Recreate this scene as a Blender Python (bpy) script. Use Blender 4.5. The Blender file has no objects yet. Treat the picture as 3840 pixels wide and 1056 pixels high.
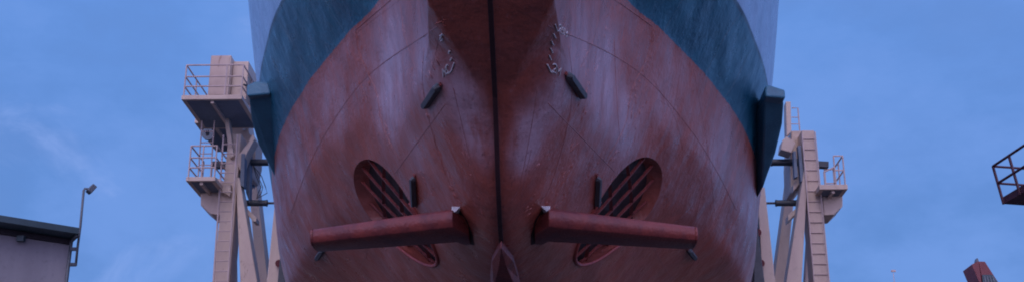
import bpy, bmesh, math, random
import numpy as np
from mathutils import Vector, Matrix
from mathutils.bvhtree import BVHTree
random.seed(4)
R=math.radians
sc=bpy.context.scene
COL=sc.collection
# ------------------------------------------------------------------ camera
FPX=4635.0; PITCH=20.0; YAW=1.39; CAM=Vector((.5,0,1.6))
cd=bpy.data.cameras.new('camera'); cam=bpy.data.objects.new('camera',cd); COL.objects.link(cam)
cam.location=CAM; cam.rotation_euler=(R(90+PITCH),0,R(YAW))
cd.sensor_width=36; cd.lens=36*FPX/3840; cd.clip_end=3000; cd.clip_start=.05
sc.camera=cam
MW=Matrix.Translation(CAM)@cam.rotation_euler.to_matrix().to_4x4()
def ray(u,v):
    return (MW.to_3x3()@Vector(((u-1920)/FPX,-(v-528)/FPX,-1)))
def py(u,v,y):
    r=ray(u,v); return CAM+r*((y-CAM.y)/r.y)
def pz(u,v,z):
    r=ray(u,v); return CAM+r*((z-CAM.z)/r.z)
# ------------------------------------------------------------------ materials
class NT:
    def __init__(s,m): s.n=m.node_tree.nodes; s.l=m.node_tree.links
    def new(s,t,**k):
        o=s.n.new(t)
        for a,b in k.items(): setattr(o,a,b)
        return o
    def put(s,sock,v):
        if isinstance(v,bpy.types.NodeSocket): s.l.new(v,sock)
        elif v is not None: sock.default_value=v
    def math(s,op,a,b=None,c=None,clamp=False):
        o=s.new('ShaderNodeMath',operation=op,use_clamp=clamp)
        s.put(o.inputs[0],a); s.put(o.inputs[1],b); s.put(o.inputs[2],c)
        return o.outputs[0]
    def vmath(s,op,a,b=None):
        o=s.new('ShaderNodeVectorMath',operation=op); s.put(o.inputs[0],a); s.put(o.inputs[1],b)
        return o
    def mix(s,f,a,b,blend='MIX'):
        o=s.new('ShaderNodeMix',data_type='RGBA',blend_type=blend)
        s.put(o.inputs[0],f); s.put(o.inputs[6],a); s.put(o.inputs[7],b); return o.outputs[2]
    def map(s,v,a,b,c=0.,d=1.,smooth=True):
        o=s.new('ShaderNodeMapRange',interpolation_type='SMOOTHSTEP' if smooth else 'LINEAR')
        s.put(o.inputs[0],v)
        for i,x in enumerate((a,b,c,d)): o.inputs[i+1].default_value=x
        return o.outputs[0]
    def noise(s,vec,scale,detail=4,rough=.55,dist=0.):
        o=s.new('ShaderNodeTexNoise'); s.put(o.inputs['Vector'],vec)
        o.inputs['Scale'].default_value=scale; o.inputs['Detail'].default_value=detail
        o.inputs['Roughness'].default_value=rough; o.inputs['Distortion'].default_value=dist
        return o.outputs[0]
    def scale(s,vec,sc_,loc=(0,0,0),rot=(0,0,0)):
        o=s.new('ShaderNodeMapping'); s.put(o.inputs[0],vec); o.inputs[3].default_value=sc_; o.inputs[1].default_value=loc; o.inputs[2].default_value=rot
        return o.outputs[0]
def c4(c): return (c[0],c[1],c[2],1)
def mat(name,col,rough=.55,metal=0.,var=.25,col2=None,scl=1.5,bump=.15,bscale=25,streak=False,spec=.5,rust=0):
    m=bpy.data.materials.new(name); m.use_nodes=True; t=NT(m)
    b=t.n['Principled BSDF']; tc=t.new('ShaderNodeTexCoord').outputs['Object']
    vec=t.scale(tc,(1,1,.18)) if streak else tc
    n=t.noise(vec,scl,6,.6)
    f=t.map(n,.35,.7)
    dark=tuple(x*(1-var) for x in col) if col2 is None else col2
    cc=t.mix(f,c4(col),c4(dark))
    n2=t.noise(tc,scl*9,4)
    cc=t.mix(t.map(n2,.55,.8,0,.35),cc,c4(tuple(x*.6 for x in dark)))
    if rust:
        rn=t.noise(t.scale(tc,(1,1,.3)),5,6,.7); cc=t.mix(t.map(rn,.60,.70,0,rust),cc,c4((.20,.085,.055)))
    t.put(b.inputs['Base Color'],cc); b.inputs['Roughness'].default_value=rough
    t.put(b.inputs['Roughness'],t.map(n2,.3,.7,rough-.08,rough+.1,False))
    b.inputs['Metallic'].default_value=metal; b.inputs['Specular IOR Level'].default_value=spec
    if bump:
        bp=t.new('ShaderNodeBump'); bp.inputs['Strength'].default_value=bump; bp.inputs['Distance'].default_value=.02
        t.put(bp.inputs['Height'],t.noise(tc,bscale,3)); t.l.new(bp.outputs[0],b.inputs['Normal'])
    return m
CREAM=mat('cream_steel_paint',(.64,.50,.385),.5,var=.14,col2=(.50,.37,.30),scl=.9,streak=True,rust=.55)
DARKM=mat('dark_grating',(.16,.20,.25),.7)
RAILM=mat('pale_rail_paint',(.60,.46,.41),.5)
JACK=mat('black_hydraulic_paint',(.03,.04,.05),.4)
CHROME=mat('bare_rod_steel',(.35,.33,.34),.3,metal=.7)
ANODE=mat('grey_zinc_anode',(.07,.09,.105),.65,col2=(.10,.11,.12),scl=8,bump=.5)
REDP=mat('red_bottom_paint',(.32,.058,.045),.42,col2=(.22,.045,.04),scl=2.2,streak=True,bump=.3)
FINR=mat('red_fin_paint',(.24,.048,.040),.42,col2=(.13,.03,.034),scl=3.5,bump=.5,rust=.3)
ROOTM=mat('dark_red_primer',(.045,.016,.019),.6)
GANTM=mat('dull_red_gantry_paint',(.10,.04,.055),.6)
VOID=mat('painted_shade_black',(.03,.014,.016),.7)  # near-black standing for shade in the tunnel and fin slot
DEEP=mat('dark_worn_red_paint',(.05,.018,.022),.6,col2=(.03,.012,.016))
WHITE=mat('white_mark_paint',(.75,.75,.75),.6,var=.3,scl=12,col2=(.5,.5,.52))
TEAL=mat('teal_topside_paint',(.06,.22,.33),.4,col2=(.045,.16,.25),streak=True,scl=3,bump=.4)
BROWN=mat('brown_red_steel_paint',(.20,.05,.055),.6)
WALLM=mat('weathered_cement_wall',(.34,.33,.36),.85,col2=(.26,.25,.28),scl=.7,streak=True,bump=.4,bscale=12)
ROOFM=mat('dark_green_fascia_metal',(.045,.085,.10),.5)
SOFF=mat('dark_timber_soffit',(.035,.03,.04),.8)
GALV=mat('galvanised_pipe',(.13,.15,.17),.5,metal=.4)
CONC=mat('dock_concrete',(.055,.052,.056),.8,col2=(.035,.034,.037),scl=.3,bump=.5)
CABLE=mat('black_cable_rubber',(.03,.03,.035),.5)
# ------------------------------------------------------------------ builders
class MB:
    def __init__(s): s.v=[]; s.f=[]
    def add(s,vs,fs):
        o=len(s.v); s.v+= [tuple(x) for x in vs]; s.f+=[[i+o for i in f] for f in fs]; return s
    def prism(s,a,b):           # loops a and b with the same count
        n=len(a); return s.add(list(a)+list(b),[list(range(n))[::-1],[n+i for i in range(n)]]+[[i,(i+1)%n,n+(i+1)%n,n+i] for i in range(n)])
    def box(s,x0,x1,y0,y1,z0,z1):
        a=[Vector(p) for p in ((x0,y0,z0),(x1,y0,z0),(x1,y1,z0),(x0,y1,z0))]
        return s.prism(a,[p+Vector((0,0,z1-z0)) for p in a])
    def pxprism(s,poly,y,d,d0=0):  # outline at plane y, thickness d towards +y
        a=[py(u,v,y) if not isinstance(u,Vector) else u for u,v in poly]
        return s.prism([p+Vector((0,d0,0)) for p in a],[p+Vector((0,d,0)) for p in a])
    def bar(s,a,b,w,h=None,upv=None):
        a=Vector(a); b=Vector(b); h=h or w; d=(b-a).normalized()
        u=Vector(upv) if upv else (Vector((0,0,1)) if abs(d.z)<.9 else Vector((0,1,0)))
        x=d.cross(u).normalized(); y=x.cross(d).normalized()
        q=[x*sx*w/2+y*sy*h/2 for sx,sy in ((-1,-1),(1,-1),(1,1),(-1,1))]
        return s.prism([a+k for k in q],[b+k for k in q])
    def tube(s,pts,r,n=8,r2=None):
        pts=[Vector(p) for p in pts]; rings=[]
        for i,p in enumerate(pts):
            d=(pts[min(i+1,len(pts)-1)]-pts[max(i-1,0)]).normalized()
            u=Vector((0,0,1)) if abs(d.z)<.95 else Vector((0,1,0))
            x=d.cross(u).normalized(); y=x.cross(d).normalized()
            rr=r if r2 is None else r+(r2-r)*i/(len(pts)-1)
            rings.append([p+(x*math.cos(k*2*math.pi/n)+y*math.sin(k*2*math.pi/n))*rr for k in range(n)])
        vs=[q for g in rings for q in g]; fs=[list(range(n)),[len(vs)-n+i for i in range(n)][::-1]]
        for i in range(len(rings)-1):
            for k in range(n): fs.append([i*n+k,(i)*n+(k+1)%n,(i+1)*n+(k+1)%n,(i+1)*n+k][::-1])
        return s.add(vs,fs)
    def build(s,name,m,parent=None,bev=0,smooth=False):
        me=bpy.data.meshes.new(name); me.from_pydata(s.v,[],s.f); 
        bm=bmesh.new(); bm.from_mesh(me); bmesh.ops.recalc_face_normals(bm,faces=bm.faces); bm.to_mesh(me); bm.free()
        if smooth:
            for p in me.polygons: p.use_smooth=True
        o=bpy.data.objects.new(name,me); COL.objects.link(o); me.materials.append(m)
        if parent:
            o.parent=parent; q=parent; off=Vector((0,0,0))
            while q: off+=q.location; q=q.parent
            o.location=-off
        if bev:
            md=o.modifiers.new('bevel','BEVEL'); md.width=bev; md.segments=2; md.limit_method='ANGLE'
        return o
def thing(name,label,cat,loc,group=None):
    o=bpy.data.objects.new(name,None); COL.objects.link(o); o.location=loc; o.empty_display_size=.3
    o['label']=label; o['category']=cat
    if group: o['group']=group
    return o
def tag(o,label,cat,group=None):
    o['label']=label; o['category']=cat
    if group: o['group']=group
# ------------------------------------------------------------------ ground
g=MB().add([(-900,-300,0),(900,-300,0),(900,1500,0),(-900,1500,0)],[[0,1,2,3]]).build('ground',CONC); g['kind']='structure'
# ------------------------------------------------------------------ SHIP hull form
LEV={
9.1:[(0,11.5),(.72,12.7),(1.67,15.04),(2.42,16.4),(3.1,17.8),(3.7,19.2),(4.25,20.85),(4.65,22.4),(4.98,24.3),(5.15,26.8),(5.3,32.3),(5.4,46)],
8.0:[(0,11.6),(.67,12.4),(1.38,15.04),(2.02,16.4),(2.7,17.8),(3.3,19.2),(3.9,20.85),(4.4,22.3),(4.82,24.3),(5.08,26.8),(5.28,32.3),(5.4,46)],
7.3:[(0,11.8),(.62,12.4),(1.15,14.5),(1.70,16.4),(2.22,17.8),(2.8,19.2),(3.5,20.9),(4.05,22.4),(4.6,24.5),(4.95,27),(5.22,32.3),(5.38,46)],
6.7:[(0,13.0),(.48,13.5),(.97,15.05),(1.38,16.6),(1.72,17.8),(2.15,19.4),(2.75,21.4),(3.35,23.4),(3.95,25.5),(4.5,28),(5.1,34),(5.3,46)],
6.1:[(0,13.8),(.3,14.2),(.62,15.2),(.93,16.7),(1.23,18.1),(1.6,19.5),(2.1,21.4),(2.7,23.4),(3.4,26),(4.1,29),(4.8,35),(5.2,46)],
5.8:[(0,14.5),(.16,14.75),(.40,15.8),(.68,17.2),(.95,18.5),(1.25,19.9),(1.7,21.8),(2.3,23.8),(3.0,26.5),(3.8,29.5),(4.6,35),(5.1,46)],
5.6:[(0,16.0),(.1,16.1),(.28,16.9),(.5,18),(.75,19.2),(1.05,20.6),(1.45,22.3),(2.0,24.4),(2.7,27),(3.5,30),(4.4,35.5),(5.,46)],
5.4:[(0,18.5),(.05,18.6),(.12,19),(.25,19.8),(.4,21),(.6,22.4),(.95,24.4),(1.4,26.5),(2.0,29),(2.8,32),(3.6,37),(4.4,46)]}
def lv(kx,dy): return [(x*(1+(kx-1)*min(1,y/30+.3)),y-dy) for x,y in LEV[9.1]]
LEV[10.2]=lv(1.0,1.5); LEV[11.3]=lv(1.015,2.2); LEV[12.6]=lv(1.035,2.8); LEV[16.5]=lv(1.06,4.2)
LZ=sorted(LEV); NCP=12
ZF=np.linspace(5.4,16.5,1111)
def gsm(y,sig):
    n=int(3*sig/.01); k=np.exp(-.5*(np.arange(-n,n+1)*.01/sig)**2); k/=k.sum()
    lo=2*y[0]-y[1:n+1][::-1]; hi=2*y[-1]-y[-n-1:-1][::-1]
    return np.convolve(np.concatenate([lo,y,hi]),k,'valid')
CPX=np.array([gsm(np.interp(ZF,LZ,[LEV[z][i][0] for z in LZ]),.09) for i in range(NCP)])
CPY=np.array([gsm(np.interp(ZF,LZ,[LEV[z][i][1] for z in LZ]),.09) for i in range(NCP)])
def cp(i,z):
    return np.interp(z,ZF,CPX[i]),np.interp(z,ZF,CPY[i])
_cc={}
def curve(z):
    z=round(float(z),4)
    if z not in _cc: _cc[z]=[cp(i,z) for i in range(NCP)]
    return _cc[z]
def MP(s_,z):           # point of the moulded form at waterline parameter s_, height z
    P=curve(z); i=min(int(s_),NCP-2); f=s_-i
    g=lambda k: P[k] if 0<=k<NCP else ((-P[1][0],P[1][1]) if k<0 else (2*P[-1][0]-P[-2][0],2*P[-1][1]-P[-2][1]))
    a,b,c,d=g(i-1),g(i),g(i+1),g(i+2)
    r=[]
    for q in (0,1):
        r.append(.5*(2*b[q]+(c[q]-a[q])*f+(2*a[q]-5*b[q]+4*c[q]-d[q])*f*f+(3*b[q]-a[q]-3*c[q]+d[q])*f**3))
    return r
def HP(s_,z):
    x,m=MP(s_,z)
    x=max(x,0)
    # forward projecting forefoot whose underside is a shallow V, with its own side walls
    b=11.4+(7.28+.20*math.sqrt(x*x+.0004)-z)/.34
    xw=min(.66,.66+.98*(z-7.36))
    b=max(b,9.2+x*x*1.5)+max(0,x-xw)*13
    k=.05; h=max(k-abs(m-b),0)/k
    return x,min(m,b)-h*h*h*k/6
ZK=10.2
zs=sorted(set([round(a,3) for a in list(np.arange(5.4,6.6,.03))+list(np.arange(6.6,8.2,.02))+list(np.arange(8.2,10.2,.06))+[10.17,10.2,10.23]+list(np.arange(10.3,16.5,.15))+[16.5]]))
ts=[0,.004,.01,.016]+list(np.arange(.025,1.2,.022))+list(np.arange(1.2,11,.085))+[11]
verts=[];rows=[]
for z in zs:
    row=[]
    for t in ts:
        x,y=map(float,HP(t,z))
        if t==0: x=0.
        # plate unevenness between the frames
        if x>.8: y+=.018*math.sin(x*7+z*1.3)*math.cos(z*5.2)+.008*math.sin(x*13.+z*3)
        row.append((x,y,z))
    xe=row[-1][0]; row.append((xe,70,z)); row.append((xe*.85,78,z)); row.append((0,78.3,z))
    rows.append(row)
nc=len(rows[0]); idx={}
def vid(r,c,side):
    x,y,z=rows[r][c]
    key=(r,c,side if x>1e-6 else 1)
    if key not in idx: idx[key]=len(verts); verts.append((x*side,y,z))
    return idx[key]
faces=[]
for r in range(len(rows)-1):
    for c in range(nc-1):
        a=[vid(r,c,1),vid(r,c+1,1),vid(r+1,c+1,1),vid(r+1,c,1)]; faces.append(a)
        b=[vid(r,c,-1),vid(r+1,c,-1),vid(r+1,c+1,-1),vid(r,c+1,-1)]; faces.append(b)
for r,flip in ((0,0),(len(rows)-1,1)):
    for c in range(nc-1):
        q=[vid(r,c,1),vid(r,c,-1),vid(r,c+1,-1),vid(r,c+1,1)]
        q=[i for n,i in enumerate(q) if i not in q[:n]]
        if len(q)>2: faces.append(q[::-1] if flip else q)
bvh=BVHTree.FromPolygons(verts,faces)
def onhull(u,v,off=0.):
    r=ray(u,v).normalized(); h=bvh.ray_cast(CAM,r)
    if h[0] is None: return None,None
    n=h[1]; n=-n if n.dot(r)>0 else n
    return h[0]+n*off,n
def hullx(y,z,side,off=0.):   # point of the shell at station y and height z
    lo,hi=0.,11.
    for _ in range(30):
        m=(lo+hi)/2
        if HP(m,z)[1]<y: lo=m
        else: hi=m
    lo=HP(lo,z)[0]
    return Vector((side*(lo-off),y,z))
# hull paint
def hull_mat():
    m=bpy.data.materials.new('ship_hull_paint'); m.use_nodes=True; t=NT(m); b=t.n['Principled BSDF']
    tc=t.new('ShaderNodeTexCoord').outputs['Object']
    sp=t.new('ShaderNodeSeparateXYZ'); t.l.new(tc,sp.inputs[0]); z=sp.outputs[2]
    big=t.noise(t.scale(tc,(1,1,.35)),1.1,5,.6)
    strk=t.noise(t.scale(tc,(2.6,.8,.2)),2.4,7,.62)
    fine=t.noise(tc,14,6,.7)
    red=t.mix(t.map(big,.35,.68),c4((.355,.084,.055)),c4((.255,.070,.056)))
    red=t.mix(t.map(strk,.5,.75,0,.4),red,c4((.33,.11,.10)))
    red=t.mix(t.map(fine,.55,.75,0,.45),red,c4((.13,.035,.035)))
    # chalky wear and painted sky reflections, each with its own place on the plating
    tot=None
    for (u,v,rx,rz,a) in BLOBS:
        p,_=onhull(u,v)
        if p is None: continue
        d=t.vmath('SUBTRACT',tc,tuple(p)).outputs[0]
        d=t.vmath('MULTIPLY',d,(1/rx,.5/rx,1/rz)).outputs[0]
        L=t.vmath('LENGTH',d).outputs['Value']
        e=t.map(L,1.35,.1,0,a)
        tot=e if tot is None else t.math('ADD',tot,e,clamp=True)
    brk=t.math('ADD',t.map(strk,.25,.6,.25,1.1),t.map(fine,.4,.8,-.12,.12))
    wear_sheen=t.math('MULTIPLY',tot,brk,clamp=True)
    scr=t.math('MULTIPLY',t.map(t.noise(t.scale(tc,(7,2,.6)),5,6,.75),.58,.66),.25)
    wear_sheen=t.math('MAXIMUM',wear_sheen,scr,clamp=True)
    red=t.mix(wear_sheen,red,c4((.47,.31,.36)))
    teal=t.mix(t.map(big,.35,.65),c4((.009,.115,.185)),c4((.006,.080,.138)))
    teal=t.mix(t.map(strk,.5,.8,0,.4),teal,c4((.025,.155,.215)))
    teal=t.mix(t.map(t.noise(t.scale(tc,(4,2,.5)),4,6,.7),.58,.68,0,.45),teal,c4((.06,.20,.27)))
    pale=t.mix(t.map(strk,.4,.75),c4((.27,.44,.64)),c4((.21,.36,.54)))  # paler above the knuckle: grazing sky light put into the colour
    chip=t.map(t.noise(t.scale(tc,(1,1,.45)),26,5,.7),.66,.69)
    red=t.mix(t.math('MULTIPLY',chip,t.map(big,.4,.6,.15,.8)),red,c4((.07,.022,.022)))
    drip=t.map(t.noise(t.scale(tc,(9,4,.35)),3.,4,.6),.62,.68,0,.5)
    red=t.mix(t.math('MULTIPLY',drip,t.map(z,8.6,6.2)),red,c4((.12,.03,.028)))
    wl=t.math('ADD',z,t.math('MULTIPLY',t.math('SUBTRACT',fine,.5),.05))
    c=t.mix(t.map(wl,9.095,9.105),red,teal)
    c=t.mix(t.map(z,10.19,10.205),c,pale)
    c=t.mix(t.math('MULTIPLY',t.map(z,10.13,10.17),t.map(z,10.23,10.2)),c,c4((.02,.05,.08)))
    t.put(b.inputs['Base Color'],c)
    t.put(b.inputs['Roughness'],t.map(t.noise(tc,3,5),.3,.7,.24,.44,False))
    b.inputs['Specular IOR Level'].default_value=.75
    # frames showing through the plating, weld seams, flaking
    hgt=t.math('MULTIPLY',t.noise(t.scale(tc,(1.6,1.6,.5)),1.6,3,.5),.6)
    hgt=t.math('ADD',hgt,t.math('MULTIPLY',t.noise(tc,7,5,.6),.14))
    sx=t.math('SINE',t.math('MULTIPLY',sp.outputs[1],10.5)); sz_=t.math('SINE',t.math('MULTIPLY',z,11.5))
    hgt=t.math('ADD',hgt,t.math('MULTIPLY',t.math('MULTIPLY',sx,sz_),.05))
    hgt=t.math('ADD',hgt,t.math('MULTIPLY',fine,.06))
    hgt=t.math('ADD',hgt,t.math('MULTIPLY',t.map(t.noise(t.scale(tc,(1,1,.6)),9,4,.6),.6,.64),.02))
    bp=t.new('ShaderNodeBump'); bp.inputs['Strength'].default_value=.7; bp.inputs['Distance'].default_value=.10
    t.put(bp.inputs['Height'],hgt); t.l.new(bp.outputs[0],b.inputs['Normal'])
    return m
BLOBS=[(1480,240,.55,.9,.9),(1590,270,.45,.8,.8),(1250,400,.4,.6,.5),(1450,400,.4,.7,.7),(1775,470,.28,.9,1),(1730,330,.25,.7,.8),(1560,560,.3,.4,.4),
 (2010,470,.30,.9,1),(1960,560,.2,.6,.8),(2260,290,.45,.9,.9),(2180,170,.35,.6,.7),(2350,480,.45,.7,.7),(2120,330,.25,.6,.6),(2490,350,.4,.7,.4),(2700,560,.45,1.,.5),(2810,760,.4,1.2,.5),(1110,640,.4,.9,.5)]
HULL=hull_mat()
ship=thing('ship','red bottomed ship with teal topsides seen bow on, two red fins below','ship',(0,20,0))
# shell mesh with thruster tunnels cut right through
hb=MB(); hb.v=verts; hb.f=faces
hull=hb.build('hull',HULL,ship)
for p in hull.data.polygons: p.use_smooth=True
YC,ZC,TR=17.35,6.82,.76; EY=1.22   # the mouth is flared fore and aft
def px_of(P):
    q=MW.inverted()@Vector(P); return 1920+FPX*q.x/-q.z, 528-FPX*q.y/-q.z
N=48
cyl=MB().prism([(-9,YC+EY*TR*math.cos(a*2*math.pi/N),ZC+TR*math.sin(a*2*math.pi/N)) for a in range(N)],
               [(9,YC+EY*TR*math.cos(a*2*math.pi/N),ZC+TR*math.sin(a*2*math.pi/N)) for a in range(N)]).build('cutter',DEEP)
md=hull.modifiers.new('cut','BOOLEAN'); md.operation='DIFFERENCE'; md.object=cyl; md.solver='EXACT'
bpy.context.view_layer.update()
cyl.location=(0,0,0)
dg=bpy.context.evaluated_depsgraph_get(); nm=bpy.data.meshes.new_from_object(hull.evaluated_get(dg)); 
hull.modifiers.clear(); hull.data=nm
bpy.data.objects.remove(cyl)
for p in nm.polygons:
    c=p.center; rr=math.hypot((c.y-YC)/EY,c.z-ZC); p.use_smooth = not (abs(rr-TR)<.02 and abs(p.normal.x)<.02)
nm.set_sharp_from_angle(angle=R(35))
# weld beads
def spline(px,n=10):
    out=[]
    for i in range(len(px)-1):
        a=px[max(i-1,0)];b=px[i];c=px[i+1];d=px[min(i+2,len(px)-1)]
        for k in range(n):
            f=k/n; out.append(tuple(.5*(2*b[q]+(c[q]-a[q])*f+(2*a[q]-5*b[q]+4*c[q]-d[q])*f*f+(3*b[q]-a[q]-3*c[q]+d[q])*f**3) for q in (0,1)))
    return out+[px[-1]]
def seam(px,r=.007,off=.0,n=10):
    r*=.65; mb=MB(); pts=[onhull(u,v,-r*.15)[0] for u,v in spline(px,n)]
    pts=[p for p in pts if p]
    mb.tube(pts,r,8); return mb
allw=MB()
lumps=MB()
def addseam(px,both=False,lump=0,**k):
    m_=seam(px,**k); allw.add(m_.v,m_.f)
    if both: allw.add([(-x,y,z) for x,y,z in m_.v],[f[::-1] for f in m_.f])
    for sd in ((0,1) if both else (0,)):
        for u,v in spline(px,8):
            for q in range(lump):
                if random.random()<.5+.35*math.sin(v*.02+sd*2+u*.01): continue
                uu=u+random.gauss(0,8); vv=v+random.uniform(-14,14)
                if sd: uu=3790-uu
                p,n=onhull(uu,vv,-.005)
                if p:
                    r_=random.uniform(.005,.012); L_=random.uniform(.02,.11); w=Vector((random.gauss(0,.2),random.gauss(0,.2),-1)).normalized(); w=(w-n*w.dot(n)).normalized()
                    lumps.tube([p,p+w*L_*.5+n*r_*.3,p+w*L_],r_,6,r_*.4)
addseam([(1466,0),(1335,110)],both=True,r=.012)
addseam([(1335,110),(1342,184),(1374,268),(1409,339),(1430,452),(1455,520),(1500,600)],both=True,r=.009,lump=3)
addseam([(1640,100),(1600,127),(1381,283),(1233,480),(1150,640),(1090,800)],both=True,r=.008)
addseam([(1670,390),(1560,540),(1480,650)],both=True,r=.009)
addseam([(2304,150),(2310,316),(2325,538)],r=.007)
addseam([(1600,420),(1640,560),(1690,700),(1730,770)],both=True,r=.008,lump=3)
addseam([(1590,180),(1585,300),(1600,420)],both=True,r=.006,lump=3)
addseam([(1500,20),(1520,140),(1560,260)],both=True,r=.005,lump=2)
addseam([(1240,230),(1270,400),(1300,560)],both=True,r=.004)
addseam([(1120,420),(1170,620),(1230,840)],both=True,r=.004)
addseam([(2600,260),(2630,420),(2660,600),(2680,800)],r=.004)
addseam([(1420,100),(1440,180)],both=True,r=.004)
addseam([(1350,300),(1395,430),(1440,540)],both=True,r=.004,lump=3)
addseam([(1560,620),(1620,720)],both=True,r=.004,lump=3)
addseam([(1660,60),(1640,170),(1610,300)],r=.004,lump=3)
addseam([(1150,250),(1230,200),(1420,60),(1500,0)],r=.004)
addseam([(1740,560),(1780,700),(1800,800)],both=True,r=.004,lump=2)
addseam([(1100,560),(1210,470),(1330,380)],both=True,r=.003)
addseam([(1700,330),(1745,520),(1790,690),(1830,760)],both=True,r=.006)
addseam([(1035,64),(1102,170),(1169,297)],both=True,r=.008)
addseam([(1218,0),(1275,92),(1300,135)],both=True,r=.008)
addseam([(1010,200),(1075,330),(1110,385)],both=True,r=.006)
addseam([(2450,300),(2530,440),(2560,560)],r=.004)
addseam([(1400,860),(1370,960),(1330,1050)],both=True,r=.006)
addseam([(1120,740),(1180,880),(1290,1050)],both=True,r=.005)
BEAD=mat('lit_weld_paint',(.40,.17,.16),.45,col2=(.26,.09,.09),scl=9,bump=.3)  # beads painted paler to imitate the light they catch
hull.data.materials.append(BEAD)
bm=bmesh.new(); bm.from_mesh(hull.data)
nseam=len(allw.f); allw.add(lumps.v,lumps.f)
tmp=bpy.data.meshes.new('t'); tmp.from_pydata(allw.v,[],allw.f)
for p in tmp.polygons: p.use_smooth=True; p.material_index=1 if p.index<nseam and p.center.z<9.05 else 0
bm.from_mesh(tmp); bm.to_mesh(hull.data); bm.free(); bpy.data.meshes.remove(tmp)
# stem bar, following the forefoot
sb=MB(); prev=None
zz=[5.55,5.62,5.7,5.75,5.8,5.9,6.0,6.1,6.2,6.4,6.6,6.8,6.9,7.0,7.05,7.1,7.15,7.2,7.25,7.3,7.35]
prof=[Vector((0,HP(0,z)[1],z)) for z in zz]
ring=[]
for i,p in enumerate(prof):
    d=(prof[min(i+1,len(prof)-1)]-prof[max(i-1,0)]).normalized(); nrm=Vector((0,-d.z,d.y)); nrm=-nrm if nrm.y>0 or nrm.z>0.5 else nrm
    w=.028
    ring.append([p+Vector((sx*w,0,0))+nrm*o for sx,o in ((-1,-.08),(-1,.035),(1,.035),(1,-.08))])
for i in range(len(ring)-1):
    sb.prism(ring[i],ring[i+1]) if 0 else None
vs=[q for r_ in ring for q in r_]; fs=[[0,1,2,3],[len(vs)-1,len(vs)-2,len(vs)-3,len(vs)-4]]
for i in range(len(ring)-1):
    for k in range(4): fs.append([i*4+k,i*4+(k+1)%4,(i+1)*4+(k+1)%4,(i+1)*4+k])
sb.add(vs,fs); sb.build('stem_bar',DEEP,ship,bev=.006)
# keel box starting behind the forefoot
kb=MB()
def kpt(y,hw,dz): return Vector((hw,y,float(np.interp(y,[14.2,14.6,15,16,18.5,30],[5.72,5.66,5.62,5.58,5.42,5.4]))+dz))
st=[(14.95,.006,.004,0.0),(15.6,.14,.05,-.05),(16.3,.19,.14,-.09),(17.5,.24,.19,-.12),(30,.45,.4,-.2)]
secs=[[kpt(y,-a,.2),kpt(y,-a,.02),kpt(y,-b,dz),kpt(y,b,dz),kpt(y,a,.02),kpt(y,a,.2)] for y,a,b,dz in st]
vs=[q for s_ in secs for q in s_]; fs=[list(range(6)),[len(vs)-1-i for i in range(6)]]
for i in range(len(secs)-1):
    for k in range(6): fs.append([i*6+k,i*6+(k+1)%6,(i+1)*6+(k+1)%6,(i+1)*6+k])
kb.add(vs,fs).build('keel',FINR,ship,bev=.006)
# thruster grilles
for side in (-1,1):
    gr=MB()
    d1=Vector((.28,1)).normalized(); d2=Vector((.95,-.31)).normalized()   # in (y, z)
    def chord(d,off,inset,w,dep):
        inset0=inset
        n=Vector((-d.y,d.x)); h=math.sqrt(max(TR*TR-off*off,0))-.01
        pts=[]
        for k in range(9):
            q=n*off+d*(-h+2*h*k/8); pts.append(hullx(YC+EY*q.x,ZC+q.y,side,inset0+.05*(q.x/TR+1)))
        a=[];nn=Vector((0,n.x,n.y))*w/2; dd=Vector((-side*dep,0,0))
        for p in pts: a+= [p-nn,p+nn,p+nn+dd,p-nn+dd]
        fs=[[0,1,2,3],[35,34,33,32]]
        for i in range(8):
            for k in range(4): fs.append([i*4+k,i*4+(k+1)%4,(i+1)*4+(k+1)%4,(i+1)*4+k])
        gr.add(a,fs)
    for off in (-.52,-.22,.08,.38): chord(d1,off,.03,.035,.05)
    for off in (-.42,-.05,.32): chord(d2,off,.04,.022,.05)
    o=gr.build('thruster_grille',FINR,ship)
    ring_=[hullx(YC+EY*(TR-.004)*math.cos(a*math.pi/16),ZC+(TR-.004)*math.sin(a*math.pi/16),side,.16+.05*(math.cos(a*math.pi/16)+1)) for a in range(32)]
    MB().prism(ring_,[p-Vector((side*.03,0,0)) for p in ring_]).build('tunnel_shade_disc',VOID,ship)  # added dark disc in place of the shade deep in the tunnel
    # raised lip round the lower part of the opening
    pts=[]
    for k in range(25):
        a=R(-170+k*6.2); yy=YC+EY*(TR+.01)*math.cos(a); z_=ZC+(TR+.01)*math.sin(a)
        pts.append(hullx(yy,z_,side,-.005))
    lp=MB(); lp.tube(pts,.03,10); lp.build('tunnel_lip',REDP,ship,smooth=True)
    print('tunnel', [tuple(round(t) for t in px_of(hullx(YC+TR*math.cos(a),ZC+TR*math.sin(a),side))) for a in (0,math.pi/4,math.pi/2,math.pi,-math.pi/2,-math.pi/4)])
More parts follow.
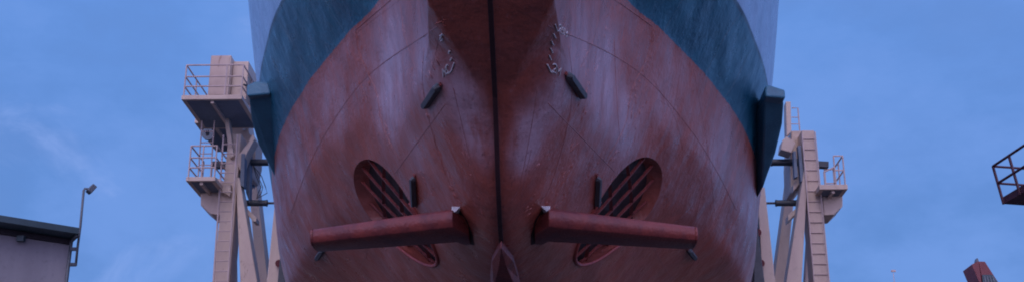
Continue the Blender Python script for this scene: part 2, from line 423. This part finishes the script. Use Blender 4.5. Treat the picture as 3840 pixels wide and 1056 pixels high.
# fins
for side in (-1,1):
    def fp(x,y,z): return Vector((side*x,y,z))
    fin=MB(); secs=[]
    nS=8
    for i in range(nS+1):
        f=i/nS; x=.60+(2.54-.60)*f
        yl=14.75+1.05*f; zc=5.99+.07*f; ch=.95-.33*f; th=.135-.03*f
        if i==0: zc-=0
        loop=[]
        for (cx,tz) in ((0,0),(.02,.5),(.08,.85),(.25,1),(.6,.8),(1,.15),(1,-.15),(.6,-.75),(.25,-1),(.08,-.9),(.02,-.5)):
            loop.append(fp(x,yl+cx*ch,zc+tz*th-cx*.06))
        secs.append(loop)
    def fs_(x,yl,zc,ch,th): return [fp(x,yl+cx*ch,zc+tz*th-cx*.06) for (cx,tz) in ((0,0),(.02,.5),(.08,.85),(.25,1),(.6,.8),(1,.15),(1,-.15),(.6,-.75),(.25,-1),(.08,-.9),(.02,-.5))]
    secs.insert(0,fs_(.42,15.15,5.97,.8,.10)); nS+=1
    n=11; vs=[q for s_ in secs for q in s_]; fs=[list(range(n)),[len(vs)-1-i for i in range(n)]]
    for i in range(nS):
        for k in range(n): fs.append([i*n+k,i*n+(k+1)%n,(i+1)*n+(k+1)%n,(i+1)*n+k])
    fo=fin.add(vs,fs).build('fin',FINR,ship,bev=.008)
    for p in fo.data.polygons: p.use_smooth=len(p.vertices)==4
    fo.data.set_sharp_from_angle(angle=R(50))
    cp=MB(); l=secs[-1]; c=sum(l,Vector())/n
    cp.prism([c+(q-c)*1.0+fp(.0,0,0) for q in l],[c+(q-c)*.97+fp(.035,0,0) for q in l]).build('end_cap',FINR,fo,bev=.01)
    # root block with a bright chamfer
    def rootpoly(px,y,d):
        a=[py(u,v,y) for u,v in px]; a=[Vector((-side*p.x,p.y,p.z)) for p in a]
        return MB().prism(a,[p+Vector((0,d,0)) for p in a])
    rootpoly([(1693,773),(1729,773),(1707,793),(1694,792)],14.80,.5).build('root_chamfer',WHITE,fo,bev=.004)
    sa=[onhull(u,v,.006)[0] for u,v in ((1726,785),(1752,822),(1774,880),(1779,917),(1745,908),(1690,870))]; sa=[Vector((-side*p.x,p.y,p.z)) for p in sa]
    MB().prism(sa,[p+Vector((0,.05,.02)) for p in sa]).build('fin_slot_shade',VOID,ship)  # flat dark plate on the shell paints the slot's shade
# anodes
def anode(u0,v0,u1,v1,w,th):
    a,n=onhull(u0,v0); b,n2=onhull(u1,v1)
    n=(n+n2).normalized(); d=(b-a).normalized(); x=d.cross(n).normalized(); L=(b-a).length
    def loop(f,off,ww): c=a+(b-a)*f; return [c+n*off+x*ww*s_ for s_ in (-1,1)]
    e=w*.9/L
    base=[(.0,.45),(e,1),(1-e,1),(1,.45)]
    lo=[a+d*L*f-x*w*k+n*.012 for f,k in base]+[a+d*L*f+x*w*k+n*.012 for f,k in base[::-1]]
    hi=[a+d*L*(.5+(f-.5)*.94)-x*w*k*.62+n*th for f,k in base]+[a+d*L*(.5+(f-.5)*.94)+x*w*k*.62+n*th for f,k in base[::-1]]
    o=MB().prism(lo,hi).build('anode',ANODE,ship,bev=.006)
    MB().bar(a-d*.05+n*.012,a+d*L+d*.04+n*.012,.035,.014,n).build('mounting_strap',REDP,o)
for q in ((1652,318,1600,396,.052,.085),(2122,278,2180,362,.052,.085),(1556,660,1561,768,.04,.08),(2237,660,2232,768,.04,.08),(1212,934,1190,966,.05,.07),(2580,932,2604,964,.05,.07)): anode(*q)
# draft marks: raised welded figures laid on the plating
STROKES={'2':[[(0,.8),(.15,1),(.45,1),(.6,.8),(.55,.55),(0,0),(.6,0)]],'M':[[(0,0),(0,1),(.35,.45),(.7,1),(.7,0)]],'5':[[(.6,1),(.05,1),(0,.55),(.4,.6),(.6,.35),(.45,.03),(0,.05)]],'.':[[(0,0),(.06,.05)]],'L':[[(0,1),(0,0),(.45,0)]],'-':[[(0,0),(.3,.0)]],'(':[[(.3,1),(0,.6),(0,.3),(.2,0)]]}
def marks(name,items,w=.011):
    mb=MB()
    for ch,o,ux,uy in items:       # origin pixel, text-x and text-y vectors in picture measure
        for st_ in STROKES[ch]:
            pts=[]
            for (a,b) in st_:
                p,n=onhull(o[0]+ux[0]*a+uy[0]*b,o[1]+ux[1]*a+uy[1]*b,.006)
                if p: pts.append(p)
            mb.tube(pts,w,6)
    return mb.build(name,WHITE,ship)
marks('draft_mark',[('L',(2064,268),(14,6),(-13,-28))],.0085)
marks('draft_mark',[('2',(2068,266),(22,10),(5,-29))],.0075)
marks('draft_mark',[('M',(2084,278),(19,9),(4,-29))],.0075)
for q in ((2058,207),(2063,180),(2067,152),(2075,125)):
    marks('draft_mark',[('-',q,(27,58),(0,0))],.0075)
marks('draft_mark',[('L',(2089,114),(8,6),(-8,-24))],.006)
marks('draft_mark',[('2',(2092,113),(13,9),(4,-22))],.0055)
marks('draft_mark',[('5',(2103,124),(13,9),(4,-22))],.0055)
marks('draft_mark',[('M',(2113,133),(13,10),(4,-22))],.0055)
marks('draft_mark',[('L',(1694,264),(-24,24),(10,-30)),('2',(1684,270),(-14,10),(-2,-30)),('M',(1673,282),(-13,10),(-2,-30))],.0075)
for q in ((1687,190),(1693,218)): marks('draft_mark',[('-',q,(-8,30),(0,0))])
marks('draft_mark',[('2',(1662,146),(-10,8),(0,-20)),('5',(1656,150),(-8,6),(0,-20))],.009)
# side bolsters
for side in (-1,1):
    pl=[(925,318),(962,303),(1010,309),(1015,352),(926,360)] if side<0 else [(2868,326),(2880,316),(2944,336),(2946,368),(2870,362)]
    Y0=19.7
    top=[py(u,v,Y0) for u,v in pl]
    low=[(926,360),(1015,352),(1040,650),(1030,665),(998,598),(962,530),(936,440)] if side<0 else [(2872,362),(2946,368),(2940,450),(2914,560),(2884,640),(2866,694),(2862,660)]
    m_=MB(); a=top; m_.prism([p+Vector((0,.0,0)) for p in a],[p+Vector((0,2.2,.0)) for p in a])
    o=m_.build('bolster',TEAL,ship,bev=.03)
    m2=MB(); b=[py(u,v,Y0+2.4*max(0,v-356)/350) for u,v in low]; m2.prism([p+Vector((0,.12,0)) for p in b],[p+Vector((0,2.2,0)) for p in b])
    m2.build('bolster_skirt',TEAL,o,bev=.03)
# ------------------------------------------------------------------ shoring towers
def ext(poly,i0,j0):  # extend point j0 along i0->j0 to the ground
    a,b=poly[i0],poly[j0]; d=b-a; return b+d*((0-b.z)/d.z)
def leg(mb,tl,tr,bl,br,y,d,ybase=None):
    P=[py(*q,y) for q in (tl,tr,br,bl)]
    dl=P[3]-P[0]; dr=P[2]-P[1]
    L=P[3]+dl*(-P[3].z/dl.z); Rr=P[2]+dr*(-P[2].z/dr.z)
    # keep a real width where the two edges would run apart
    w=(P[2]-P[3]).length
    if (Rr-L).length>w*1.6 or (Rr.x-L.x)<w*.4: m_=(L+Rr)/2; m_.x=P[3].x+dl.x*(-P[3].z/dl.z)+w*.5; L=Vector((m_.x-w*.6,y,0)); Rr=Vector((m_.x+w*.6,y,0))
    f=[P[0],P[1],P[2],Rr,L,P[3]]
    mb.prism(f,[p+Vector((0,d,0)) for p in f]); return mb
def rails(root,corners,h,posts,name='railing',r=.022,levels=(1,.62,.3)):
    mb=MB()
    for a,b in zip(corners[:-1],corners[1:]):
        for L_ in levels:
            mb.tube([a+Vector((0,0,h*L_)),b+Vector((0,0,h*L_))],r,6)
    for p in posts: mb.tube([p,p+Vector((0,0,h))],r,6)
    return mb.build(name,RAILM,root)
def ladder(root,a,b,w,step=.3,r=.016,wd=Vector((1,0,0)),cage=False):
    mb=MB(); wd=wd*w/2
    mb.tube([a-wd,b-wd],r*1.3,6); mb.tube([a+wd,b+wd],r*1.3,6)
    n=int((b-a).length/step)
    for i in range(1,n):
        c=a+(b-a)*i/n; mb.tube([c-wd,c+wd],r,5)
    return mb.build('ladder',RAILM,root)
YT=33.0
# left tower
tw=thing('shoring_tower','cream dock tower with two railed platforms and a cabinet, left of the ship','tower',(py(850,1056,YT).x,YT,0),'shoring towers either side of the ship')
o=leg(MB(),(858,500),(905,500),(797,1056),(860,1056),YT,.7).build('column',CREAM,tw,bev=.02)
leg(MB(),(884,664),(898,664),(901,1056),(965,1056),YT-.12,.5).build('leg',CREAM,tw,bev=.02)
leg(MB(),(922,560),(948,560),(962,1056),(1005,1056),YT+2.4,.6).build('leg',CREAM,tw,bev=.02)
leg(MB(),(862,860),(876,860),(862,1056),(880,1056),YT+2.2,.4).build('leg',CREAM,tw,bev=.02)
m_=MB(); m_.pxprism([(862,520),(868,420),(925,440),(935,500),(960,520),(958,600),(944,660),(905,680)],YT+.9,.9); m_.build('tower_head',CREAM,tw,bev=.02)
m_=MB(); m_.pxprism([(836,405),(852,405),(877,585),(862,592)],YT-.15,.3); m_.build('strut',CREAM,tw,bev=.01)
m_=MB(); m_.pxprism([(884,592),(930,535),(948,500),(955,520),(925,575),(900,640)],YT-.05,.5); m_.build('gusset',CREAM,tw,bev=.01)
m_=MB(); m_.pxprism([(912,458),(922,458),(919,487),(909,487)],YT+.86,.05); m_.build('window',WHITE,tw)
m_=MB(); m_.pxprism([(905,575),(918,575),(914,700),(900,690)],YT-.1,.3); m_.pxprism([(925,560),(938,560),(936,760),(922,720)],YT+.5,.3); m_.pxprism([(943,590),(957,590),(950,700),(938,690)],YT+1.5,.2); m_.build('guide_rail',DARKM,tw)
m_=MB(); m_.pxprism([(905,770),(912,765),(962,815),(960,830),(948,828)],YT+.3,.4); m_.build('brace',CREAM,tw,bev=.01)
# upper platform
def platform(root,l,rgt,y0,dep,th,rest=None):
    a=py(*l,y0); b=py(*rgt,y0); z=(a.z+b.z)/2
    m_=MB().box(a.x,b.x,y0,y0+dep,z-th,z); o=m_.build('platform',CREAM,root,bev=.01)
    u=MB().box(a.x+.12,b.x-.12,y0+.1,y0+dep-.1,z-th-.004,z-th+.02)
    u.build('deck_plate',DARKM,o)
    jm=MB()
    n=max(2,int((b.x-a.x)/.7))
    for i in range(1,n): 
        xx=a.x+(b.x-a.x)*i/n; jm.box(xx-.04,xx+.04,y0+.1,y0+dep-.1,z-th-.08,z-th-.006)
    jm.build('joist',CREAM,o)
    return a.x,b.x,z,o
x0,x1,zt,_=platform(tw,(681,356),(908,356),YT-1.6,2.3,.13)
yf=YT-1.6; h=py(690,243,yf).z-zt
cs=[Vector((x0+.05,yf+2.2,zt)),Vector((x0+.05,yf+.04,zt)),Vector((x1-.04,yf+.04,zt)),Vector((x1-.04,yf+2.2,zt))]
rails(tw,cs,h,cs+[Vector((x1-.5,yf+.04,zt)),Vector((x0+.05,yf+1.1,zt)),Vector((x1-.04,yf+1.1,zt))])
ca=py(781,325,yf+.5); cb=py(851,325,yf+.5)
cz0=zt+.15; cz1=py(781,208,yf+.5).z
cab=MB().box(ca.x,cb.x+.05,yf+.5,yf+2.0,cz0,cz1).build('control_cabinet',CREAM,tw,bev=.02)
MB().box(ca.x+.12,cb.x-.05,yf+.62,yf+1.9,zt,cz0-.003).build('plinth',DARKM,cab)
MB().box(ca.x+.04,cb.x-.0,yf+.487,yf+.497,cz0+.06,cz1-.05).build('cabinet_door',CREAM,cab,bev=.004)
MB().box(cb.x+.055,cb.x+.50,yf+.75,yf+2.1,cz0,cz1-.08).build('control_cabinet',CREAM,tw,bev=.02)
MB().tube([Vector((x1-.1,yf+.5,zt+h*.55)),Vector((x1-.1,yf+.9,zt+h*.7)),Vector((x1+.25,yf+1.2,zt+h*.7)),Vector((x1+.25,yf+1.2,zt+h*.4))],.03,6).build('pipe',JACK,tw)
# rear landing
a0,a1,zr,_=platform(tw,(731,444),(874,444),YT+1.4,2.6,.14)
MB().box(a0+.5,a1-.2,YT+1.9,YT+2.6,zr,zr+.42).build('switch_box',DARKM,tw,bev=.01)
lug=MB(); L0=[(756,478),(802,478),(802,500),(796,516),(780,526),(764,516),(757,500)]; 
hole=[(773+8*math.cos(t),502+11*math.sin(t)) for t in [R(x) for x in range(-90,270,30)]]
outer=[(779+24*math.cos(t),500+ (24 if math.sin(t)>0 else 22)*math.sin(t)) for t in [R(x) for x in range(-90,270,30)]]
vs=[];n=12
for yy in (YT+1.3,YT+1.38):
    for u,v in outer: vs.append(py(u,v,YT+1.3)+Vector((0,yy-YT-1.3,0)))
    for u,v in hole: vs.append(py(u+5,v-3,YT+1.3)+Vector((0,yy-YT-1.3,0)))
fs=[]
for k in range(n):
    j=(k+1)%n
    fs+= [[k,j,n+j,n+k],[2*n+k,3*n+k,3*n+j,2*n+j],[k,2*n+k,2*n+j,j],[n+k,n+j,3*n+j,3*n+k]]
lug.add(vs,fs).build('lifting_lug',DARKM,tw)
a=py(762,452,YT-.1); b=py(744,660,YT-.1); b.z=py(698,661,YT-.9).z
wx=(py(803,452,YT-.1)-py(757,452,YT-.1)).x
ladder(tw,a+Vector((wx/2-.03,0,0)),Vector((py(744,650,YT-.1).x+wx/2,YT-.1,py(744,660,YT-.1).z)),wx)
# lower platform
yl=YT-1.0
x0,x1,zl,_=platform(tw,(698,661),(808,661),yl,1.5,.12)
h=py(712,545,yl).z-zl
cs=[Vector((x0+.05,yl+1.4,zl)),Vector((x0+.05,yl+.04,zl)),Vector((x1-.04,yl+.04,zl)),Vector((x1-.04,yl+1.4,zl))]
rails(tw,cs,h,cs+[Vector((x0+.3,yl+1.4,zl)),Vector(((x0+x1)/2,yl+.04,zl))])
m_=MB(); m_.pxprism([(752,722),(862,716),(860,745),(834,806),(790,800),(752,768)],YT+.05,1.0); m_.build('bracket_box',CREAM,tw,bev=.02)
m_=MB(); m_.pxprism([(808,664),(866,690),(862,735),(835,720)],YT-.2,.15); m_.build('bracket',CREAM,tw,bev=.01)
# long ladder on the column
a=py(868,510,YT-.18); b=py(831,1056,YT-.18); d=b-a; b2=b+d*((.2-b.z)/d.z)
ladder(tw,a+Vector((0,-.1,0)),b2+Vector((0,-.1,0)),.40,.28,.02)
def jack(root,p0,p1,r,rod=None,name='hydraulic_jack'):
    m_=MB(); m_.tube([p0,p1],r,14); m_.tube([p1+(p0-p1)*.06,p1+(p0-p1)*.0],r*1.12,14); m_.tube([p0,p0+(p1-p0)*.1],r*1.12,14)
    o=m_.build(name,JACK,root,smooth=False)
    if rod: MB().tube([p1,rod],r*.38,10).build('rod',CHROME,o,smooth=True)
jack(tw,py(915,760,YT+.6),py(1003,760,YT+.6),.088,Vector((-5.3,YT+.6,py(1003,760,YT+.6).z)))
jack(tw,py(925,608,YT+.6),py(1040,608,YT+.6),.10,Vector((-5.3,YT+.6,py(1003,608,YT+.6).z)))
m_=MB().pxprism([(797,603),(845,603),(845,626),(797,626)],YT+.5,.2); m_.build('jack_tail',JACK,tw,bev=.01)
m_=MB()
for off in (0,22,-12):
    m_.tube([py(950,620,YT+.4),py(968+off*.6,660,YT+.4),py(985+off*.5,700,YT+.4),py(980+off,722,YT+.4),py(962,744,YT+.4)],.012,5)
m_.build('hose',CABLE,tw)
# right tower
tr=thing('shoring_tower','cream dock tower with one small railed platform, right of the ship','tower',(py(3060,1056,YT).x,YT,0),'shoring towers either side of the ship')
m_=leg(MB(),(3006,488),(3053,488),(3053,1056),(3108,1056),YT,.7); m_.build('column',CREAM,tr,bev=.02)
leg(MB(),(3014,640),(3030,640),(2948,1056),(3006,1056),YT-.12,.5).build('leg',CREAM,tr,bev=.02)
leg(MB(),(2964,600),(2992,600),(2904,1040),(2948,1040),YT+2.2,.6).build('leg',CREAM,tr,bev=.02)
leg(MB(),(3030,860),(3042,860),(3018,1056),(3034,1056),YT+2.0,.3).build('leg',CREAM,tr,bev=.02)
m_=MB(); m_.pxprism([(2968,490),(3006,489),(3008,700),(2990,715),(2966,720),(2962,600)],YT+.6,1.0); m_.build('tower_head',CREAM,tr,bev=.02)
m_=MB(); m_.pxprism([(2947,381),(2965,381),(2968,492),(2950,510)],YT+.3,.35); m_.build('post',CREAM,tr,bev=.01)
m_=MB(); m_.pxprism([(2950,510),(2985,535),(2968,572),(2928,560),(2934,525)],YT+.1,.5); m_.build('head_box',CREAM,tr,bev=.02)
m_=MB(); m_.pxprism([(2992,545),(3003,545),(3014,670),(3003,680)],YT-.1,.2); m_.pxprism([(2975,565),(2985,565),(2992,660),(2980,665)],YT-.05,.2); m_.build('guide_rail',DARKM,tr)
m_=MB(); m_.pxprism([(2955,805),(2995,770),(2997,790),(2955,830)],YT+.3,.4); m_.build('brace',CREAM,tr,bev=.02); m_=MB(); m_.pxprism([(2975,690),(3015,640),(3018,668),(2975,715)],YT+.2,.3); m_.build('brace',CREAM,tr,bev=.01)
m_=MB()
for v in range(520,1056,39):
    u0=3006+(3053-3006)*(v-488)/568; u1=3053+(3108-3053)*(v-488)/568
    m_.tube([py(u0+2,v,YT-.02),py(u1-2,v,YT-.02)],.014,5)
a=py(3008,500,YT-.16); b=py(3053,1056,YT-.16); m_.tube([a,b+(b-a)*((.2-b.z)/(b-a).z)],.02,6)
a=py(3056,494,YT-.16); b=py(3110,1056,YT-.16); m_.tube([a,b+(b-a)*((.2-b.z)/(b-a).z)],.02,6)
m_.build('ladder',RAILM,tr)
m_=MB()
m_.tube([py(2970,405,YT+.4),py(2992,405,YT+.4),py(2999,488,YT+.4)],.02,6)
for v in (440,465): m_.tube([py(2968,v,YT+.4),py(2996,v,YT+.4)],.014,5)
m_.build('handrail',RAILM,tr)
yl=YT-.6
x0,x1,zl,_=platform(tr,(3072,690),(3178,690),yl,1.3,.14)
h=py(3163,582,yl).z-zl; hl=py(3100,643,yl).z-zl
m_=MB(); c=lambda x,y,z: Vector((x,y,zl+z))
xm=py(3128,600,yl).x
for L_ in (1,.5): m_.tube([c(xm,yl+.04,h*L_),c(x1-.05,yl+.04,h*L_),c(x1-.05,yl+1.2,h*L_),c(xm,yl+1.2,h*L_)],.022,6)
for q in ((xm,yl+.04),(x1-.05,yl+.04),(x1-.05,yl+1.2),(xm,yl+1.2),(x1-.05,yl+.6)): m_.tube([c(*q,0),c(*q,h)],.022,6)
m_.tube([c(x0+.15,yl+.04,hl),c(xm-.3,yl+.04,hl),c(xm,yl+.04,h*.62)],.02,6); m_.tube([c(xm-.3,yl+.04,0),c(xm-.3,yl+.04,hl)],.02,6); m_.tube([c(x0+.2,yl+1.2,hl),c(xm,yl+1.2,hl)],.02,6); m_.build('railing',RAILM,tr)
m_=MB(); m_.pxprism([(3082,712),(3160,716),(3160,772),(3128,803),(3090,806)],YT+.05,.9); m_.build('bracket_box',CREAM,tr,bev=.02)
jack(tr,py(2995,760,YT+.6),py(2908,760,YT+.6),.088,Vector((5.3,YT+.6,py(2908,760,YT+.6).z)))
jack(tr,py(2995,608,YT+.6),py(2890,608,YT+.6),.10,Vector((5.3,YT+.6,py(2908,608,YT+.6).z)))
m_=MB().pxprism([(3068,602),(3108,604),(3108,626),(3068,624)],YT+.5,.2); m_.build('jack_tail',JACK,tr,bev=.01)
# bilge props close to the hull, one each side
for side,q,dk,lab in ((-1,((1036,700),(1062,700),(1000,1056),(1050,1056)),((1056,900),(1064,900),(1040,1056),(1072,1056)),'cream tapered steel prop leaning against the hull, left of the bow'),
                  (1,((2838,700),(2868,700),(2860,1056),(2908,1056)),((2826,800),(2842,860),(2826,1056),(2868,1056)),'cream tapered steel prop leaning against the hull, right of the bow')):
    pr=thing('hull_prop',lab,'prop',(py(*q[2],29).x,29,0),'props against the hull')
    leg(MB(),*q,29.,.6).build('prop_leg',CREAM,pr,bev=.02)
    leg(MB(),*dk,28.2,.4).build('fender_timber',JACK,pr,bev=.02)
    for v in ((870,),(985,)):
        uu=(1052 if side<0 else 2842)+ (0 if v[0]<900 else (-6 if side<0 else 12))
        MB().tube([py(uu,v[0],28.6),py(uu,v[0],29.1)],.09,10).build('bolt',BROWN,pr)
# ------------------------------------------------------------------ left building
zb=12.
A=pz(0,804,zb); B=pz(299,852,zb); d=(B-A).normalized(); A=B-d*14; nrm=Vector((-d.y,d.x,0)); nrm=nrm if nrm.y>0 else -nrm
bl=thing('workshop_building','low grey rendered workshop with a dark green flat roof edge and downpipe at its corner','building',(B.x-2,B.y+2,0))
def dist_to(u,v,z0,p0):   # height of the pixel on the vertical plane through p0 along d
    r=ray(u,v); n=nrm; t=(p0-CAM).dot(n)/r.dot(n); return CAM+r*t
fz=dist_to(296,876,0,B).z
def slab(p,q,w,z0,z1,name,m,par,bev=.01):
    a=[Vector((p.x,p.y,z0)),Vector((q.x,q.y,z0)),Vector((q.x,q.y,z0))+nrm*w,Vector((p.x,p.y,z0))+nrm*w]
    return MB().prism(a,[k+Vector((0,0,z1-z0)) for k in a]).build(name,m,par,bev=bev)
rf=slab(A,B,9,fz,zb,'roof',ROOFM,bl)
# overhang: wall stands back from the roof edge
back=.75; W=B+nrm*back-d*.42
wt=dist_to(258,916,0,W).z
we=dist_to(261,916,0,W); Wc=Vector((we.x,we.y,0)); Wa=Wc-d*13.4
slab(Wa,Wc,7.5,0,wt,'wall',WALLM,bl)
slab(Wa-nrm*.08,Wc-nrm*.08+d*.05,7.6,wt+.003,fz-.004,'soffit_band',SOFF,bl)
for jj in (2.2,4.4,6.6):
    q_=Wc-d*jj-nrm*.006; MB().prism([q_,q_+d*.03,q_+d*.03+nrm*.01,q_+nrm*.01],[up_+Vector((0,0,wt-.01)) for up_ in (q_,q_+d*.03,q_+d*.03+nrm*.01,q_+nrm*.01)]).build('wall_joint',SOFF,bl)
k=dist_to(65,893,0,Wc-nrm*.1); MB().bar(k,k+Vector((.22,0,0)),.14,.16).build('wall_vent',ROOFM,bl)
# downpipe
q=[B-nrm*-.1+Vector((-.06,0,fz-zb+.02)),]
p1=dist_to(292,880,0,B+nrm*.1); p2=dist_to(288,884,0,B+nrm*.1); p3=dist_to(268,902,0,Wc-nrm*.1); p4=dist_to(266,918,0,Wc-nrm*.1)
p5=Vector((Wc.x,Wc.y,0))-nrm*.1+d*.05
MB().tube([p1,p2,p3,p4,Vector((p5.x,p5.y,.1))],.055,8).build('downpipe',GALV,bl,smooth=True)
lampr=thing('lamp_post','thin grey pole lamp fixed to the workshop corner, rising above its roof','lamp',tuple(dist_to(285,992,0,Wc+d*.35)),None)
lw=lambda u,v: dist_to(u,v,0,Wc-nrm*.25)
MB().tube([lw(284,994),lw(291,925),lw(301,850),lw(314,712),lw(318,706),lw(330,707),lw(337,712)],.04,8).build('pole',GALV,lampr,smooth=True)
for v,u0,u1 in ((932,262,292),(990,260,286)): MB().bar(lw(u0,v),lw(u1,v),.09,.1).build('wall_bracket',GALV,lampr)
a_=lw(331,720); b_=lw(353,696); MB().bar(a_,b_,.26,.16).build('lamp_head',GALV,lampr,bev=.02)
# ------------------------------------------------------------------ right: railed gantry end, crane tip, far mast
gt=thing('gantry_platform','rust red railed steel platform end reaching in from the right edge','platform',(tuple(py(3760,780,22.)[:2])+(0,)))
yg=22.
fl=[py(3752,768,yg),py(3900,688,yg)]
# floor recedes to the left: near end at the right
nearz=py(3752,768,yg).z
P0=py(3764,764,yg); P1=pz(3960,648,nearz)
dg_=(P1-P0); wv=Vector((1.0,.25,0))*1.1
def up(v,z): return v+Vector((0,0,z))
MB().prism([P0,P1,P1+wv,P0+wv],[up(P0,.14),up(P1,.14),up(P1+wv,.14),up(P0+wv,.14)]).build('platform_floor',GANTM,gt,bev=.01)
MB().bar(up(P0+wv*.8,-.12),up(P1+wv*.8,-.12),.2,.22).build('beam',DARKM,gt,bev=.01)
hh=py(3728,626,yg).z-nearz; lean=Vector((-.10,0,0))
m_=MB()
for f in (0,.33,.9): 
    p=P0+dg_*f; m_.tube([p,up(p,hh)+lean],.028,6)
for L_ in (1,.55): m_.tube([up(P0,hh*L_)+lean*L_,up(P1,hh*L_)+lean*L_],.024,6); m_.tube([up(P0,hh*L_)+lean*L_,up(P0+wv,hh*L_)],.022,6)
m_.tube([P0+wv,up(P0+wv,hh)],.025,6)
m_.build('railing',GANTM,gt)
m_=MB(); q0=P1+wv; m_.box(q0.x-.2,q0.x+.2,q0.y-.2,q0.y+.2,0,nearz-.02); m_.build('support_column',GANTM,gt,bev=.01)
yc=60.
cr=thing('dock_crane','dark red crane jib tip poking up at the lower right with a stub on top','crane',(py(3742,1056,yc).x+3,yc,0))
base=Vector((py(3722,1056,yc).x+7,yc,0))
tp=[py(u,v,yc) for u,v in ((3644,989),(3670,977),(3694,978),(3744,1056),(3674,1056))]
w=.9
MB().pxprism([(3644,989),(3670,977),(3682,1056),(3674,1060)],yc,1.4).build('jib_side',BROWN,cr,bev=.02)
dd=(py(3674,1056,yc)-py(3644,989,yc)); k=(-py(3674,1056,yc).z*1.0)/dd.z
tl,trp=py(3670,977,yc),py(3694,978,yc); bl_,br_=py(3686,1056,yc),py(3744,1056,yc)
e1=bl_+(bl_-tl)*3; e2=br_+(bl_-tl)*3; 
a=[tl+Vector((0,.02,0)),trp,br_,e2,e1]
MB().prism(a,[p+Vector((0,1.3,0)) for p in a]).build('jib',BROWN,cr,bev=.03)
m_=MB(); m_.pxprism([(3684,1028),(3722,1028),(3744,1060),(3686,1060)],yc-.06,.05)
m_.build('number_panel',ROOFM,cr)
m_=MB()
for i in range(4):
    m_.pxprism([(3690+i*10,1034),(3695+i*10,1034),(3699+i*11,1056),(3694+i*11,1056)],yc-.09,.02)
m_.build('panel_mark',GALV,cr)
MB().pxprism([(3660,980),(3663,966),(3667,966),(3671,978)],yc+.3,.3).build('tip_stub',GALV,cr)
MB().box(e1.x-1,e2.x+1,yc-.8,yc+2.2,0,min(e1.z,e2.z)+.4).build('crane_tower',BROWN,cr,bev=.03)
ym=260.
ms=thing('light_mast','faint far dock light mast at the horizon right of the tower','lamp',(py(3350,1056,ym).x,ym,0))
p=py(3350,1022,ym); MB().tube([(p.x,ym,0),(p.x,ym,p.z)],.07,8).build('pole',RAILM,ms)
MB().bar(py(3342,1014,ym),py(3358,1014,ym),.4,.4).build('lamp_head',RAILM,ms)
# ------------------------------------------------------------------ sky and light
wd=bpy.data.worlds.new('World'); sc.world=wd; wd.use_nodes=True; t=NT(wd)
bg=t.n['Background']; tc=t.new('ShaderNodeTexCoord').outputs['Generated']
SUN_EL,SUN_AZ=42.,186.   # azimuth measured clockwise from +y
sky=t.new('ShaderNodeTexSky',sky_type='NISHITA'); sky.sun_disc=False; sky.sun_elevation=R(SUN_EL); sky.sun_rotation=R(SUN_AZ); sky.dust_density=2; sky.ozone_density=4
sp=t.new('ShaderNodeSeparateXYZ'); t.l.new(tc,sp.inputs[0])
cl=t.noise(t.scale(tc,(1.4,1,3.),loc=(.31,0,.12)),3.2,8,.62,.4)
wisp=t.noise(t.scale(tc,(1,1,1.6),rot=(0,.5,0)),9,6,.6,.6)
behind=t.map(sp.outputs[1],.3,-.6)
left=t.map(sp.outputs[0],-.02,-.33)
blue=t.mix(t.map(sp.outputs[2],.22,.46),c4((1.02,2.40,6.1)),c4((1.22,2.82,7.2)))
blue=t.mix(t.map(cl,.42,.66,0,.35),blue,c4((1.4,2.8,6.9)))
wm=t.math('MULTIPLY',.65,t.math('MULTIPLY',t.math('MULTIPLY',t.map(wisp,.5,.72),t.map(cl,.42,.6)),t.math('ADD',t.math('MULTIPLY',left,1.),.08)))
mot=t.noise(t.scale(tc,(1,1,1.8)),5.5,6,.6)
blue=t.mix(t.map(mot,.40,.64,0,.65),blue,c4((1.62,3.2,7.7)))
blue=t.mix(t.map(mot,.50,.32,0,.4),blue,c4((1.1,2.35,5.9)))
blue=t.mix(wm,blue,c4((2.5,3.9,8.3)))
over=t.mix(t.math('MAXIMUM',t.map(sp.outputs[2],.5,.95),behind),blue,c4((4.2,4.6,9.6)))   # cloud deck brightens overhead
low=t.math('MULTIPLY',behind,t.map(sp.outputs[2],.75,.1))   # brightness added low behind the viewer to light the hull front
over=t.mix(low,over,c4((12.5,11.4,20.)))
fin_=t.mix(.12,over,sky.outputs[0])
t.put(bg.inputs[0],fin_); bg.inputs[1].default_value=.1
sd=bpy.data.lights.new('sun','SUN'); sd.energy=.55; sd.angle=R(30); sd.color=(1,.84,.78)
so=bpy.data.objects.new('sun',sd); COL.objects.link(so)
az=R(SUN_AZ); dv=Vector((math.sin(az)*math.cos(R(SUN_EL)),math.cos(az)*math.cos(R(SUN_EL)),math.sin(R(SUN_EL))))
so.rotation_euler=dv.to_track_quat('Z','Y').to_euler(); so.location=(0,-10,30)
# ------------------------------------------------------------------ render
sc.view_settings.view_transform='Standard'; sc.view_settings.look='None'; sc.view_settings.gamma=1; sc.view_settings.exposure=.13
sc.render.engine='CYCLES'
sc.cycles.filter_width=1.9
